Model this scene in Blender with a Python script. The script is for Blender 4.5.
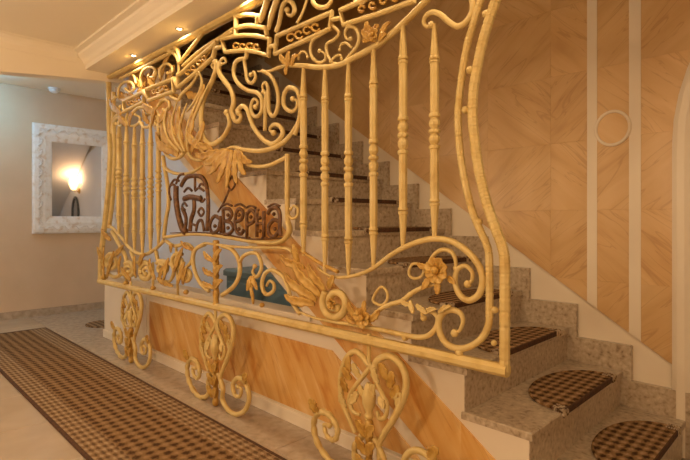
import bpy, math, random
from mathutils import Vector
random.seed(7)
for o in list(bpy.data.objects): bpy.data.objects.remove(o)
SC = bpy.context.scene
COL = SC.collection
R2 = math.sqrt(2)
F = 495.0; CX, HY = 345.0, 220.0
H = 1.15                                   # eye height
# ------------------------------------------------------------------ camera
cd = bpy.data.cameras.new('camera'); cam = bpy.data.objects.new('camera', cd); COL.objects.link(cam)
cam.location = (0, 0, H); cam.rotation_euler = (math.pi/2, 0, math.pi/4)
cd.sensor_width = 36; cd.lens = F/690*36; cd.shift_y = -(230-HY)/690; cd.clip_start = .02
SC.camera = cam
# ------------------------------------------------------------------ world, exposure
w = bpy.data.worlds.new('world'); SC.world = w; w.use_nodes = True
w.node_tree.nodes['Background'].inputs[0].default_value = (.42, .68, 1, 1)
w.node_tree.nodes['Background'].inputs[1].default_value = 2.0
SC.view_settings.view_transform = 'Standard'; SC.view_settings.look = 'None'
SC.view_settings.gamma = 1; SC.view_settings.use_curve_mapping = False
SC.view_settings.exposure = 0.2
WARM = (1.0, .76, .48)
FILL_GLOBE_POWER = 58.0       # emission strength of the added hall fill globes
SOFFIT_W = 9.0
SCONCE_W = 4.0

# ------------------------------------------------------------------ dimensions
YS, YP, YW = 1.60, 1.78, 2.88              # screen plane, stair side, stair wall
RISE, GO, X2 = .182, .273, -.812
NST = 16
XF = -6.8                                  # far wall
ZSOF, ZCEIL, ZFAR = 2.42, 2.56, 2.72
def nose(x): return 2*RISE + (X2-x)*RISE/GO
def nx(k): return X2-(k-2)*GO
def at(px, py, Y=YS):
    a = (px-CX)/F; t = Y/((1+a)/R2)
    return ((-1+a)/R2*t, H+(HY-py)/F*t)
def mpx(x, Y=YS): return (Y-x)/R2/F        # metres per pixel at this spot

# ------------------------------------------------------------------ helpers
def tag(o, label=None, cat=None, group=None, kind=None):
    if label: o['label'] = label
    if cat: o['category'] = cat
    if group: o['group'] = group
    if kind: o['kind'] = kind
    return o
def empty(name, loc=(0, 0, 0)):
    o = bpy.data.objects.new(name, None); COL.objects.link(o); o.location = loc; o.empty_display_size = .05
    return o
def mesh(name, vf, mat, parent=None, smooth=False, loc=None):
    v, f = vf
    me = bpy.data.meshes.new(name); me.from_pydata([tuple(p) for p in v], [], f); me.update()
    import bmesh
    bm = bmesh.new(); bm.from_mesh(me); bmesh.ops.recalc_face_normals(bm, faces=bm.faces); bm.to_mesh(me); bm.free()
    if smooth:
        for p in me.polygons: p.use_smooth = True
    if mat: me.materials.append(mat)
    o = bpy.data.objects.new(name, me); COL.objects.link(o)
    if loc: o.location = loc
    if parent:
        o.parent = parent
        o.matrix_parent_inverse = mw(parent).inverted()
    return o
def mw(o):
    from mathutils import Matrix
    m = Matrix.LocRotScale(o.location, o.rotation_euler, o.scale)
    if o.parent: m = mw(o.parent) @ o.matrix_parent_inverse @ m
    return m
def merge(*parts):
    V, Fc = [], []
    for v, f in parts:
        n = len(V); V += list(v); Fc += [tuple(i+n for i in q) for q in f]
    return V, Fc
def box(x0, x1, y0, y1, z0, z1):
    v = [(x0,y0,z0),(x1,y0,z0),(x1,y1,z0),(x0,y1,z0),(x0,y0,z1),(x1,y0,z1),(x1,y1,z1),(x0,y1,z1)]
    return v, [(0,3,2,1),(4,5,6,7),(0,1,5,4),(1,2,6,5),(2,3,7,6),(3,0,4,7)]
def bevbox(x0, x1, y0, y1, z0, z1, b):
    # box with chamfered vertical-facing edges on its top (z1) and its -y face
    V, Fc = [], []
    xs = [(x0, x1)]
    ring = lambda z, i: [(x0+i, y0+i, z), (x1-i, y0+i, z), (x1-i, y1-i, z), (x0+i, y1-i, z)]
    V = ring(z0, 0)+ring(z1-b, 0)+ring(z1, b)
    Fc = [(3,2,1,0)]+[(k*4+i, k*4+(i+1) % 4, k*4+4+(i+1) % 4, k*4+4+i) for k in (0, 1) for i in range(4)]+[(8,9,10,11)]
    return V, Fc
def prism_xz(poly, y0, y1):
    n = len(poly)
    v = [(x, y0, z) for x, z in poly]+[(x, y1, z) for x, z in poly]
    return v, [tuple(range(n)), tuple(range(2*n-1, n-1, -1))]+[(i, (i+1) % n, n+(i+1) % n, n+i) for i in range(n)]
def tile_xz(poly, y0, y1, b=.003):
    # a slab in the xz plane, y0 = proud face (towards -y), with a small chamfer
    n = len(poly); cx = sum(p[0] for p in poly)/n; cz = sum(p[1] for p in poly)/n
    def ins(p):
        dx, dz = cx-p[0], cz-p[1]; l = math.hypot(dx, dz) or 1
        return (p[0]+dx/l*b*1.4, p[1]+dz/l*b*1.4)
    v = [(x, y1, z) for x, z in poly]+[(x, y0+b, z) for x, z in poly]+[(ins(p)[0], y0, ins(p)[1]) for p in poly]
    f = [(k*n+i, k*n+(i+1) % n, k*n+n+(i+1) % n, k*n+n+i) for k in (0, 1) for i in range(n)]
    return v, f+[tuple(range(2*n, 3*n)), tuple(range(n-1, -1, -1))]
def clip(poly, a, b, c):                   # keep a*x+b*z+c >= 0
    out = []
    for i in range(len(poly)):
        p, q = poly[i], poly[(i+1) % len(poly)]
        dp, dq = a*p[0]+b*p[1]+c, a*q[0]+b*q[1]+c
        if dp >= 0: out.append(p)
        if dp*dq < 0:
            t = dp/(dp-dq); out.append((p[0]+(q[0]-p[0])*t, p[1]+(q[1]-p[1])*t))
    return out
def catmull(P, sub=6, closed=False):
    n = len(P)
    if n < 3 and not closed: return list(P)
    out = []
    rng = range(n) if closed else range(n-1)
    for i in rng:
        if closed: p = [P[(i-1) % n], P[i], P[(i+1) % n], P[(i+2) % n]]
        else: p = [P[max(i-1, 0)], P[i], P[i+1], P[min(i+2, n-1)]]
        for s in range(sub):
            t = s/sub
            out.append(tuple(.5*(2*p[1][k]+(p[2][k]-p[0][k])*t+(2*p[0][k]-5*p[1][k]+4*p[2][k]-p[3][k])*t*t
                        + (3*p[1][k]-p[0][k]-3*p[2][k]+p[3][k])*t**3) for k in range(len(P[0]))))
    if not closed: out.append(tuple(P[-1]))
    return out
def sweep(P, y, w, d=None, taper=(1, 1), n=8, closed=False, sub=6, square=False, smoothp=True, beads=0, amp=.35):
    # bar following the points P of the xz plane: width w in the plane, depth d across it
    d = d or w
    S = catmull(P, sub, closed) if smoothp else list(P)
    m = len(S); V = []
    for i, p in enumerate(S):
        q0 = S[(i-1) % m] if (closed or i) else p; q1 = S[(i+1) % m] if (closed or i < m-1) else p
        tx, tz = q1[0]-q0[0], q1[1]-q0[1]; l = math.hypot(tx, tz) or 1; tx /= l; tz /= l
        t = i/max(m-1, 1)
        if closed: k = 1
        elif t < .5: k = taper[0]+(1-taper[0])*min(1, t/.35)
        else: k = taper[1]+(1-taper[1])*min(1, (1-t)/.35)
        if beads: k *= 1-amp*.57+amp*abs(math.sin(t*beads*math.pi))
        for j in range(n):
            a = 2*math.pi*(j+.5)/n
            ca, sa = math.cos(a), math.sin(a)
            if square:
                mx = max(abs(ca), abs(sa)); ca /= mx; sa /= mx; ca *= .94 if abs(abs(ca)-abs(sa)) < .2 else 1; sa *= .94 if abs(abs(ca)-abs(sa)) < .2 else 1
            V.append((p[0]-tz*ca*w/2*k, y+sa*d/2*k, p[1]+tx*ca*w/2*k))
    Fc = []
    for i in range(m if closed else m-1):
        for j in range(n):
            a, b = i*n+j, i*n+(j+1) % n; c, e = ((i+1) % m)*n+(j+1) % n, ((i+1) % m)*n+j
            Fc.append((a, b, c, e))
    if not closed: Fc += [tuple(range(n-1, -1, -1)), tuple(range((m-1)*n, m*n))]
    return V, Fc
def lathe(prof, c, n=10, axis='z', square=False):
    # prof: list of (r, h) ; axis z through c=(x,y,z0)
    V, Fc = [], []
    for r, h in prof:
        for j in range(n):
            a = 2*math.pi*(j+.5)/n
            if axis == 'z': V.append((c[0]+r*math.cos(a), c[1]+r*math.sin(a), c[2]+h))
            elif axis == 'y': V.append((c[0]+r*math.cos(a), c[1]+h, c[2]+r*math.sin(a)))
            else: V.append((c[0]+h, c[1]+r*math.cos(a), c[2]+r*math.sin(a)))
    for i in range(len(prof)-1):
        for j in range(n): Fc.append((i*n+j, i*n+(j+1) % n, (i+1)*n+(j+1) % n, (i+1)*n+j))
    Fc += [tuple(range(n-1, -1, -1)), tuple(range((len(prof)-1)*n, len(prof)*n))]
    return V, Fc
def ball(c, r, n=10, m=6, s=(1, 1, 1)):
    V = [(c[0], c[1], c[2]-r*s[2])]; Fc = []
    for i in range(1, m):
        ph = math.pi*i/m
        for j in range(n):
            a = 2*math.pi*j/n
            V.append((c[0]+r*s[0]*math.sin(ph)*math.cos(a), c[1]+r*s[1]*math.sin(ph)*math.sin(a), c[2]-r*s[2]*math.cos(ph)))
    V.append((c[0], c[1], c[2]+r*s[2])); L = len(V)-1
    for j in range(n): Fc.append((0, 1+(j+1) % n, 1+j)); Fc.append((L, L-n+j, L-n+(j+1) % n))
    for i in range(m-2):
        for j in range(n): Fc.append((1+i*n+j, 1+i*n+(j+1) % n, 1+(i+1)*n+(j+1) % n, 1+(i+1)*n+j))
    return V, Fc
def leafgeo(a, b, wd, curl=.2, lobes=4, y=YS, bulge=.02, N=14):
    # acanthus leaf from a to b (xz), lobed edge, raised sides, grooved midrib, real thickness
    ax, az = a; bx, bz = b; dx, dz = bx-ax, bz-az; L = math.hypot(dx, dz) or 1e-4
    ux, uz = dx/L, dz/L; px_, pz_ = -uz, ux
    V, Fc = [], []; K = (-1, -.55, 0, .55, 1)
    for side in (0, 1):
        for i in range(N+1):
            t = i/N
            sx = ax+dx*t+px_*curl*L*math.sin(math.pi*t*.9)*t; sz = az+dz*t+pz_*curl*L*math.sin(math.pi*t*.9)*t
            hw = wd/2*(.16+math.sin(math.pi*min(1, t*.92+.06))**.8)*(1-.32*(.5+.5*math.cos(2*math.pi*lobes*t)))
            if i == N: hw *= .1
            for k in K:
                yy = y-bulge*(.3+.7*math.sin(math.pi*t))*(.35+.9*abs(k)**.8*(1-.45*abs(k)))-.012*t*t+side*.008
                V.append((sx+px_*hw*k, yy, sz+pz_*hw*k))
    n = 5; M = (N+1)*n
    for s in (0, 1):
        for i in range(N):
            for j in range(n-1): Fc.append((s*M+i*n+j, s*M+i*n+j+1, s*M+(i+1)*n+j+1, s*M+(i+1)*n+j))
    edge = [i*n for i in range(N+1)]+[N*n+j for j in range(1, n)]+[i*n+n-1 for i in range(N-1, -1, -1)]+[j for j in range(n-2, 0, -1)]
    for i in range(len(edge)):
        p, q = edge[i], edge[(i+1) % len(edge)]; Fc.append((p, q, M+q, M+p))
    return V, Fc
def spiral(c, r0, r1, turns, a0, sgn=1, n=None):
    n = n or int(10*turns)+2
    return [(c[0]+(r0+(r1-r0)*i/(n-1))*math.cos(a0+sgn*2*math.pi*turns*i/(n-1)),
             c[1]+(r0+(r1-r0)*i/(n-1))*math.sin(a0+sgn*2*math.pi*turns*i/(n-1))) for i in range(n)]

# ------------------------------------------------------------------ materials
def new_mat(name):
    m = bpy.data.materials.new(name); m.use_nodes = True
    nt = m.node_tree; return m, nt, nt.nodes['Principled BSDF']
def nd(nt, t, **kw):
    n = nt.nodes.new(t)
    for k, v in kw.items():
        if k.startswith('i_'): n.inputs[k[2:].replace('_', ' ')].default_value = v
        else: setattr(n, k, v)
    return n
def ramp(nt, src, stops):
    r = nd(nt, 'ShaderNodeValToRGB'); e = r.color_ramp.elements
    while len(e) < len(stops): e.new(.5)
    for k, (p, c) in zip(e, stops): k.position = p; k.color = (*c, 1)
    nt.links.new(src, r.inputs[0]); return r.outputs[0]
def noise_mat(name, stops, scale=8, detail=4, rough=.5, metal=0, bump=0, mscale=(1, 1, 1), rot=(0, 0, 0), dist=0, bscale=None, spec=.5):
    m, nt, b = new_mat(name)
    tc = nd(nt, 'ShaderNodeTexCoord'); mp = nd(nt, 'ShaderNodeMapping')
    mp.inputs['Scale'].default_value = mscale; mp.inputs['Rotation'].default_value = rot
    nt.links.new(tc.outputs['Object'], mp.inputs[0])
    n = nd(nt, 'ShaderNodeTexNoise'); n.inputs['Scale'].default_value = scale; n.inputs['Detail'].default_value = detail
    n.inputs['Distortion'].default_value = dist
    nt.links.new(mp.outputs[0], n.inputs[0])
    nt.links.new(ramp(nt, n.outputs[0], stops), b.inputs['Base Color'])
    b.inputs['Roughness'].default_value = rough; b.inputs['Metallic'].default_value = metal
    b.inputs['Specular IOR Level'].default_value = spec
    if bump:
        bn = nd(nt, 'ShaderNodeTexNoise'); bn.inputs['Scale'].default_value = bscale or scale*2
        nt.links.new(tc.outputs['Object'], bn.inputs[0])
        bp = nd(nt, 'ShaderNodeBump'); bp.inputs['Strength'].default_value = bump; bp.inputs['Distance'].default_value = .004
        nt.links.new(bn.outputs[0], bp.inputs['Height']); nt.links.new(bp.outputs[0], b.inputs['Normal'])
    return m
def emit_mat(name, col, s):
    m, nt, b = new_mat(name)
    b.inputs['Base Color'].default_value = (*col, 1); b.inputs['Emission Color'].default_value = (*col, 1); b.inputs['Emission Strength'].default_value = s
    return m
def marble(name, ang, stops, vein):
    # book-matched onyx: soft long streaks plus a few fine veins, all along one diagonal
    m, nt, b = new_mat(name); L = nt.links
    tc = nd(nt, 'ShaderNodeTexCoord'); oi = nd(nt, 'ShaderNodeObjectInfo')
    mp = nd(nt, 'ShaderNodeMapping'); mp.inputs['Rotation'].default_value = (0, ang, 0)
    L.new(tc.outputs['Object'], mp.inputs[0])
    def stretched(sc, seed):
        add = nd(nt, 'ShaderNodeVectorMath', operation='MULTIPLY_ADD'); add.inputs[1].default_value = sc
        cmb = nd(nt, 'ShaderNodeCombineXYZ'); mul = nd(nt, 'ShaderNodeMath', operation='MULTIPLY'); mul.inputs[1].default_value = seed
        L.new(oi.outputs['Random'], mul.inputs[0]); L.new(mul.outputs[0], cmb.inputs[1])
        L.new(mp.outputs[0], add.inputs[0]); L.new(cmb.outputs[0], add.inputs[2]); return add.outputs[0]
    n = nd(nt, 'ShaderNodeTexNoise'); n.inputs['Scale'].default_value = 1.3; n.inputs['Detail'].default_value = 5; n.inputs['Distortion'].default_value = .8
    L.new(stretched((1.6, 1, 9), 37), n.inputs[0])
    c = ramp(nt, n.outputs[0], stops)
    n2 = nd(nt, 'ShaderNodeTexNoise'); n2.inputs['Scale'].default_value = 1.0; n2.inputs['Detail'].default_value = 3; n2.inputs['Distortion'].default_value = 1.2
    L.new(stretched((1.1, 1, 10), 91), n2.inputs[0])
    v = ramp(nt, n2.outputs[0], [(.485, (0, 0, 0)), (.5, (1, 1, 1)), (.515, (0, 0, 0))])
    f = nd(nt, 'ShaderNodeMath', operation='MULTIPLY'); f.inputs[1].default_value = .45; L.new(v, f.inputs[0])
    mx = nd(nt, 'ShaderNodeMixRGB'); mx.inputs[2].default_value = (*vein, 1); L.new(f.outputs[0], mx.inputs[0]); L.new(c, mx.inputs[1])
    hs = nd(nt, 'ShaderNodeHueSaturation'); mr = nd(nt, 'ShaderNodeMapRange'); mr.inputs['To Min'].default_value = .96; mr.inputs['To Max'].default_value = 1.04
    L.new(oi.outputs['Random'], mr.inputs[0]); L.new(mr.outputs[0], hs.inputs['Value']); L.new(mx.outputs[0], hs.inputs['Color'])
    L.new(hs.outputs[0], b.inputs['Base Color']); b.inputs['Roughness'].default_value = .35
    return m
M = {}
M['iron'] = noise_mat('cream_gold_iron', [(.28, (.60, .40, .13)), (.45, (.70, .51, .19)), (.7, (.74, .56, .24))], 14, 3, .5, .05, .35, bscale=90)
M['gold'] = noise_mat('gilded_leaf', [(.28, (.38, .18, .03)), (.5, (.58, .335, .065)), (.72, (.70, .46, .14))], 24, 4, .45, .15, .4, bscale=80)
M['bronze'] = noise_mat('dark_bronze', [(.3, (.08, .03, .009)), (.6, (.19, .085, .026)), (.8, (.34, .17, .055))], 40, 3, .45, .3, .3)
M['wall'] = noise_mat('tan_plaster', [(.3, (.60, .455, .315)), (.7, (.65, .50, .355))], 3, 4, .8, bump=.1, bscale=120)
M['cream'] = noise_mat('cream_plaster', [(.3, (.78, .66, .50)), (.7, (.83, .72, .56))], 3, 3, .6)
M['ceil'] = noise_mat('cream_ceiling_paint', [(.3, (.90, .80, .63)), (.7, (.93, .83, .67))], 2, 2, .75)
M['white'] = noise_mat('pale_lilac_paint', [(.3, (.74, .73, .76)), (.7, (.80, .79, .82))], 2, 2, .7)
M['granite'] = noise_mat('brown_grey_granite', [(.30, (.28, .195, .12)), (.43, (.46, .355, .24)), (.58, (.54, .43, .305)), (.72, (.64, .53, .39))], 48, 6, .28, dist=.3)
M['granf'] = noise_mat('pale_granite', [(.30, (.36, .28, .205)), (.5, (.44, .35, .26)), (.7, (.50, .40, .31))], 20, 6, .25, dist=.3)
M['tile'] = noise_mat('cream_floor_tile', [(.3, (.46, .35, .24)), (.7, (.52, .40, .28))], 5, 5, .16, dist=.4)
M['grout'] = noise_mat('floor_grout', [(.4, (.38, .3, .21)), (.6, (.42, .33, .24))], 20, 2, .8)
M['mirframe'] = noise_mat('distressed_white_frame', [(.30, (.66, .56, .48)), (.42, (.78, .76, .74)), (.7, (.84, .84, .86))], 16, 4, .5, bump=.5, bscale=60)
WST = [(.22, (.53, .30, .12)), (.42, (.63, .39, .165)), (.6, (.67, .43, .195)), (.8, (.71, .475, .23))]
SST = [(.30, (.60, .25, .05)), (.43, (.70, .37, .10)), (.56, (.75, .45, .155)), (.72, (.82, .58, .29))]
M['marA'] = marble('orange_marble_a', math.radians(42), WST, (.40, .20, .07)); M['marB'] = marble('orange_marble_b', math.radians(-42), WST, (.40, .20, .07)); M['marC'] = marble('orange_marble_c', math.radians(-58), SST, (.50, .19, .04))
M['teal'] = noise_mat('teal_paint', [(.3, (.12, .20, .245)), (.7, (.15, .235, .28))], 9, 3, .45)
M['dark'] = noise_mat('dark_pewter', [(.3, (.05, .05, .055)), (.7, (.10, .10, .11))], 20, 3, .4)
M['greydoor'] = noise_mat('grey_cream_paint', [(.3, (.50, .46, .38)), (.7, (.56, .51, .43))], 3, 3, .5)
M['chrome'] = noise_mat('satin_metal', [(.3, (.65, .6, .5)), (.7, (.75, .7, .6))], 9, 2, .3, .9)
M['plastic'] = noise_mat('white_plastic', [(.3, (.75, .76, .78)), (.7, (.8, .81, .83))], 9, 2, .4)
m, nt, b = new_mat('mirror_glass'); b.inputs['Base Color'].default_value = (.86, .86, .84, 1); b.inputs['Metallic'].default_value = 1; b.inputs['Roughness'].default_value = .03; M['mirror'] = m
m, nt, b = new_mat('window_glass'); b.inputs['Base Color'].default_value = (1, 1, 1, 1); b.inputs['Transmission Weight'].default_value = 1; b.inputs['Roughness'].default_value = 0; b.inputs['IOR'].default_value = 1.02; M['glass'] = m
M['lens'] = emit_mat('downlight_lens', (1, .82, .55), 14)
M['globe'] = emit_mat('fill_globe_glass', (1, .78, .52), FILL_GLOBE_POWER)
M['cool'] = emit_mat('cool_lamp_glass', (.30, .70, 1), 70)
M['sconce'] = emit_mat('sconce_glass', (1, .66, .32), 3)

def weave(name, kx, ky, dark, mid, light, edge_scale=None):
    # carpet: lattice of dark lozenges on tan with speckle
    m, nt, b = new_mat(name); L = nt.links
    tc = nd(nt, 'ShaderNodeTexCoord'); sp = nd(nt, 'ShaderNodeSeparateXYZ'); L.new(tc.outputs['Object'], sp.inputs[0])
    def mth(op, a, c=None):
        n = nd(nt, 'ShaderNodeMath', operation=op)
        for i, v in enumerate((a, c)):
            if v is None: continue
            if isinstance(v, (int, float)): n.inputs[i].default_value = v
            else: L.new(v, n.inputs[i])
        return n.outputs[0]
    u = mth('MULTIPLY', sp.outputs[0], kx); v = mth('MULTIPLY', sp.outputs[1], ky)
    s1 = mth('SINE', mth('ADD', u, v)); s2 = mth('SINE', mth('SUBTRACT', u, v))
    p = mth('MULTIPLY', s1, s2)
    nz = nd(nt, 'ShaderNodeTexNoise'); nz.inputs['Scale'].default_value = 120; nz.inputs['Detail'].default_value = 2; L.new(tc.outputs['Object'], nz.inputs[0])
    q = mth('ADD', mth('MULTIPLY', p, .42), mth('MULTIPLY', nz.outputs[0], 1.0))
    L.new(ramp(nt, q, [(.25, dark), (.48, mid), (.66, mid), (.86, light)]), b.inputs['Base Color'])
    b.inputs['Roughness'].default_value = .95; b.inputs['Specular IOR Level'].default_value = .15
    bp = nd(nt, 'ShaderNodeBump'); bp.inputs['Strength'].default_value = .6; bp.inputs['Distance'].default_value = .004
    L.new(q, bp.inputs['Height']); L.new(bp.outputs[0], b.inputs['Normal'])
    return m
DK, MD, LT = (.070, .032, .014), (.245, .14, .06), (.33, .20, .095)
M['runner'] = weave('runner_field', 50, 50, DK, MD, LT)
M['rborder'] = weave('runner_border', 48, 95, (.13, .07, .034), (.29, .18, .09), (.42, .30, .18))
M['rbind'] = noise_mat('runner_binding', [(.4, (.06, .025, .01)), (.6, (.10, .042, .016))], 60, 2, .95)
M['mat'] = weave('stair_mat_weave', 74, 56, (.055, .025, .011), (.26, .148, .066), (.42, .27, .145))
M['matedge'] = noise_mat('stair_mat_fringe', [(.4, (.10, .045, .02)), (.52, (.5, .38, .25)), (.7, (.62, .5, .36))], 55, 2, .95)

def struct(name, vf, mat, parent=None, smooth=False, label=None):
    o = mesh(name, vf, mat, parent, smooth)
    if parent is None: tag(o, label, None, None, 'structure')
    return o

# ================================================================== SETTING
XR, YF, ZT = 2.6, -2.5, 5.0
fl = struct('floor', box(XF, XR, YF, YW, -.06, -.004), M['grout'], label='cream tiled hall floor with granite border along the stairs')
TS = .6
ix = 0
x = XF
while x < XR-.01:
    y1 = 1.50
    while y1 > YF+.01:
        y0 = max(YF, y1-TS)
        mesh('tile', bevbox(x+.002, min(x+TS, XR)-.002, y0+.002, y1-.002, -.02, 0, .0015), M['tile'], fl)
        y1 = y0
    mesh('border_tile', bevbox(x+.002, min(x+TS, XR)-.002, 1.502, YP+(0 if x > -5.4 else .3), -.02, 0, .0015), M['granf'], fl)
    if x < -5: mesh('border_tile', bevbox(x+.002, x+TS-.002, YP+.302, YW-.002, -.02, 0, .0015), M['granf'], fl)
    x += TS

# far wall, front wall with window, right wall
wl = struct('wall_left', box(XF-.1, XF, YF, YW, 0, ZT), M['wall'], label='tan plaster end wall that carries the white framed mirror')
bb = struct('baseboard_left', box(XF, XF+.018, YF, YW, 0, .085), M['granf'], label='pale stone baseboard along the end wall')
WX0, WX1, WZ0, WZ1 = -6.45, -5.15, .9, 2.3
wf = struct('wall_front', merge(box(XF, WX0, YF-.1, YF, 0, ZCEIL+.3), box(WX1, XR, YF-.1, YF, 0, ZCEIL+.3), box(WX0, WX1, YF-.1, YF, 0, WZ0), box(WX0, WX1, YF-.1, YF, WZ1, ZCEIL+.3)), M['wall'], label='tan plaster wall behind the camera')
wn = struct('window_1', merge(box(WX0, WX0+.05, YF-.08, YF-.02, WZ0, WZ1), box(WX1-.05, WX1, YF-.08, YF-.02, WZ0, WZ1), box(WX0, WX1, YF-.08, YF-.02, WZ0, WZ0+.05), box(WX0, WX1, YF-.08, YF-.02, WZ1-.05, WZ1), box((WX0+WX1)/2-.025, (WX0+WX1)/2+.025, YF-.08, YF-.02, WZ0, WZ1)), M['plastic'], label='white framed daylight window of the far room')
for a, c in ((WX0+.05, (WX0+WX1)/2-.025), ((WX0+WX1)/2+.025, WX1-.05)):
    mesh('pane', box(a, c, YF-.054, YF-.046, WZ0+.05, WZ1-.05), M['glass'], wn)
struct('wall_right', box(XR, XR+.1, YF, YW, 0, ZT), M['wall'], label='tan plaster wall at the right end of the hall')
# ceilings
XH = -4.62
struct('ceiling', merge(box(XH, XR, YF, 1.42, ZCEIL, ZCEIL+.12)), M['ceil'], label='cream hall ceiling')
struct('ceiling_far', box(XF, XH, YF, 1.72, ZFAR, ZFAR+.2), M['ceil'], label='ceiling of the far room beyond the arch')
struct('ceiling_passage', box(XF, -4.92, 1.72, YW, ZFAR, ZFAR+.2), M['ceil'], label='ceiling of the passage behind the screen')
struct('ceiling_stairwell', box(XF, XR, 1.6, YW, ZT, ZT+.1), M['ceil'], label='ceiling high above the stairwell')
struct('wall_upper', box(XF, XH, 1.62, 1.72, ZFAR+.2, ZT), M['wall'], label='upper wall of the stairwell above the far room')
# beam above the screen with stepped cornice
struct('beam', merge(box(XH, XR, 1.42, 1.72, ZSOF, ZT)), M['ceil'], label='dropped cream beam with downlights above the screen')
# cornice profile (y, z) along the beam
prof = [(1.42, ZSOF), (1.405, ZSOF), (1.405, ZSOF+.035), (1.39, ZSOF+.045), (1.375, ZSOF+.07), (1.345, ZSOF+.10), (1.34, ZSOF+.118), (1.30, ZSOF+.124), (1.30, ZCEIL), (1.42, ZCEIL)]
def run_x(prof, x0, x1):
    n = len(prof); v = [(x0, y, z) for y, z in prof]+[(x1, y, z) for y, z in prof]
    return v, [tuple(range(n)), tuple(range(2*n-1, n-1, -1))]+[(i, (i+1) % n, n+(i+1) % n, n+i) for i in range(n)]
struct('trim_1', run_x(prof, -4.5, XR), M['ceil'], label='stepped cream cornice along the beam')
# shallow arched header across the hall
hp = [(1.72, ZCEIL+.2), (YF, ZCEIL+.2)]
ys = [YF+(1.72-YF)*i/24 for i in range(25)]
arch = [(y, max(1.9, 2.355-.075*(1.6-y)-.03*(1.6-y)**2)) for y in ys]
poly = hp+arch
n = len(poly)
v = [(XH, y, z) for y, z in poly]+[(-4.5, y, z) for y, z in poly]
struct('header', (v, [tuple(range(n)), tuple(range(2*n-1, n-1, -1))]+[(i, (i+1) % n, n+(i+1) % n, n+i) for i in range(n)]), M['ceil'], label='shallow arched cream header between hall and far room')
cp = [(-4.5, ZCEIL-.10), (-4.495, ZCEIL-.10), (-4.49, ZCEIL-.06), (-4.475, ZCEIL-.03), (-4.45, ZCEIL-.01), (-4.42, ZCEIL-.002), (-4.42, ZCEIL), (-4.5, ZCEIL)]
n = len(cp)
struct('trim_2', ([(x, YF, z) for x, z in cp]+[(x, 1.34, z) for x, z in cp], [tuple(range(n)), tuple(range(2*n-1, n-1, -1))]+[(i, (i+1) % n, n+(i+1) % n, n+i) for i in range(n)]), M['ceil'], smooth=False, label='small cream cove where the arched header meets the ceiling')
# upper floor behind the stair head
struct('landing', box(XF, nx(NST)-GO, 1.72, YW, ZFAR+.2, NST*RISE+.0), M['granite'], label='upper landing at the head of the stairs')

# stair wall with panels
wb = struct('wall_back', box(XF, XR, YW, YW+.1, 0, ZT), M['cream'], label='cream stair wall inlaid with orange marble panels')
sl = RISE/GO
def wall_edge(x): return nose(x)+.222
ZJ = [-.335+.385*i for i in range(14)]
def panel(x0, x1, xs, zmax, hole=None):
    ci = 0
    for i in range(len(xs)-1):
        for j in range(len(ZJ)-1):
            q = [(xs[i], ZJ[j]), (xs[i+1], ZJ[j]), (xs[i+1], min(ZJ[j+1], zmax)), (xs[i], min(ZJ[j+1], zmax))]
            if ZJ[j] >= zmax-.02: continue
            # z >= wall_edge(x) = c - sl*x
            c = wall_edge(0)
            q = clip(q, sl, 1, -c)
            if len(q) < 3: continue
            A = abs(sum(q[k][0]*q[(k+1) % len(q)][1]-q[(k+1) % len(q)][0]*q[k][1] for k in range(len(q))))/2
            if A < .0015: continue
            mesh('marble_tile', tile_xz(q, YW-.012, YW+.002, .0012), M['marA'] if (i+j) % 2 == 0 else M['marB'], wb)
xs1 = [-.984-.2-.4*k for k in range(9, -1, -1)]+[-.984]
panel(0, 0, xs1, 4.6)
panel(0, 0, [-.933, -.777], 4.6)
panel(0, 0, [-.722, -.45, -.05, .35], 4.6)
# cream ring inlay in the narrow panel
ring = []
for i in range(36):
    a = 2*math.pi*i/36; ring.append((-.855+.083*math.cos(a), 1.638+.089*math.sin(a)))
o = mesh('ring_inlay', sweep(ring, YW-.016, .017, .014, closed=True, smoothp=False, n=8), M['cream'], wb)
mesh('disc_inlay', tile_xz([(-.855+.076*math.cos(2*math.pi*i/36), 1.638+.082*math.sin(2*math.pi*i/36)) for i in range(36)], YW-.015, YW-.011, .001), M['marB'], wb)
# cream strips, slightly proud
for a, c in ((-.984, -.933), (-.777, -.722)):
    q = clip([(a, 0), (c, 0), (c, 4.6), (a, 4.6)], sl, 1, -wall_edge(0)+.0)
    mesh('strip', tile_xz(q, YW-.013, YW+.002, .001), M['cream'], wb)
# arched niche at the right
RA, AXc, ZA = 1.09, .508, 1.52
def archpts(r, z0, n=28): return [(AXc-r, z0)]+[(AXc-r*math.cos(math.pi*i/n), ZA+r*math.sin(math.pi*i/n)) for i in range(n+1)]+[(AXc+r, z0)]
d1 = struct('door_1', prism_xz(archpts(RA-.06, 0), YW-.018, YW+.01), M['greydoor'], label='grey arched panel at the right end of the stair wall')
ai, ao = archpts(RA-.07, 0), archpts(RA, 0)
cs = [((ai[i][0]+ao[i][0])/2, (ai[i][1]+ao[i][1])/2) for i in range(len(ai))]
mesh('casing', sweep(cs, YW-.012, .075, .04, smoothp=False, n=8, square=True), M['cream'], d1)
# stepped granite skirting on the stair wall (one slab per step)
for k in range(1, NST+1):
    xa, xb = nx(k)+.05, nx(k)-GO+.05
    z0 = k*RISE-.01; z1 = k*RISE+.135
    q = [(xa, (k-1)*RISE+.001), (xa, z1), (xb, z1), (xb, z0), (nx(k)-.03, z0), (nx(k)-.03, (k-1)*RISE+.001)]
    me = prism_xz(q, YW-.03, YW-.002)
    mesh('skirting_slab', me, M['granite'], wb)

# pale wall under the stairs
c0 = nose(0)-.59
u = [(XF, .0), (-1.2, 0), (-1.2, .3), (-4.6, nose(-4.6)-.62), (XF, ZFAR)]
struct('wall_understair', prism_xz(u, YW-.035, YW-.005), M['white'], label='pale lilac wall below the stairs')

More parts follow.
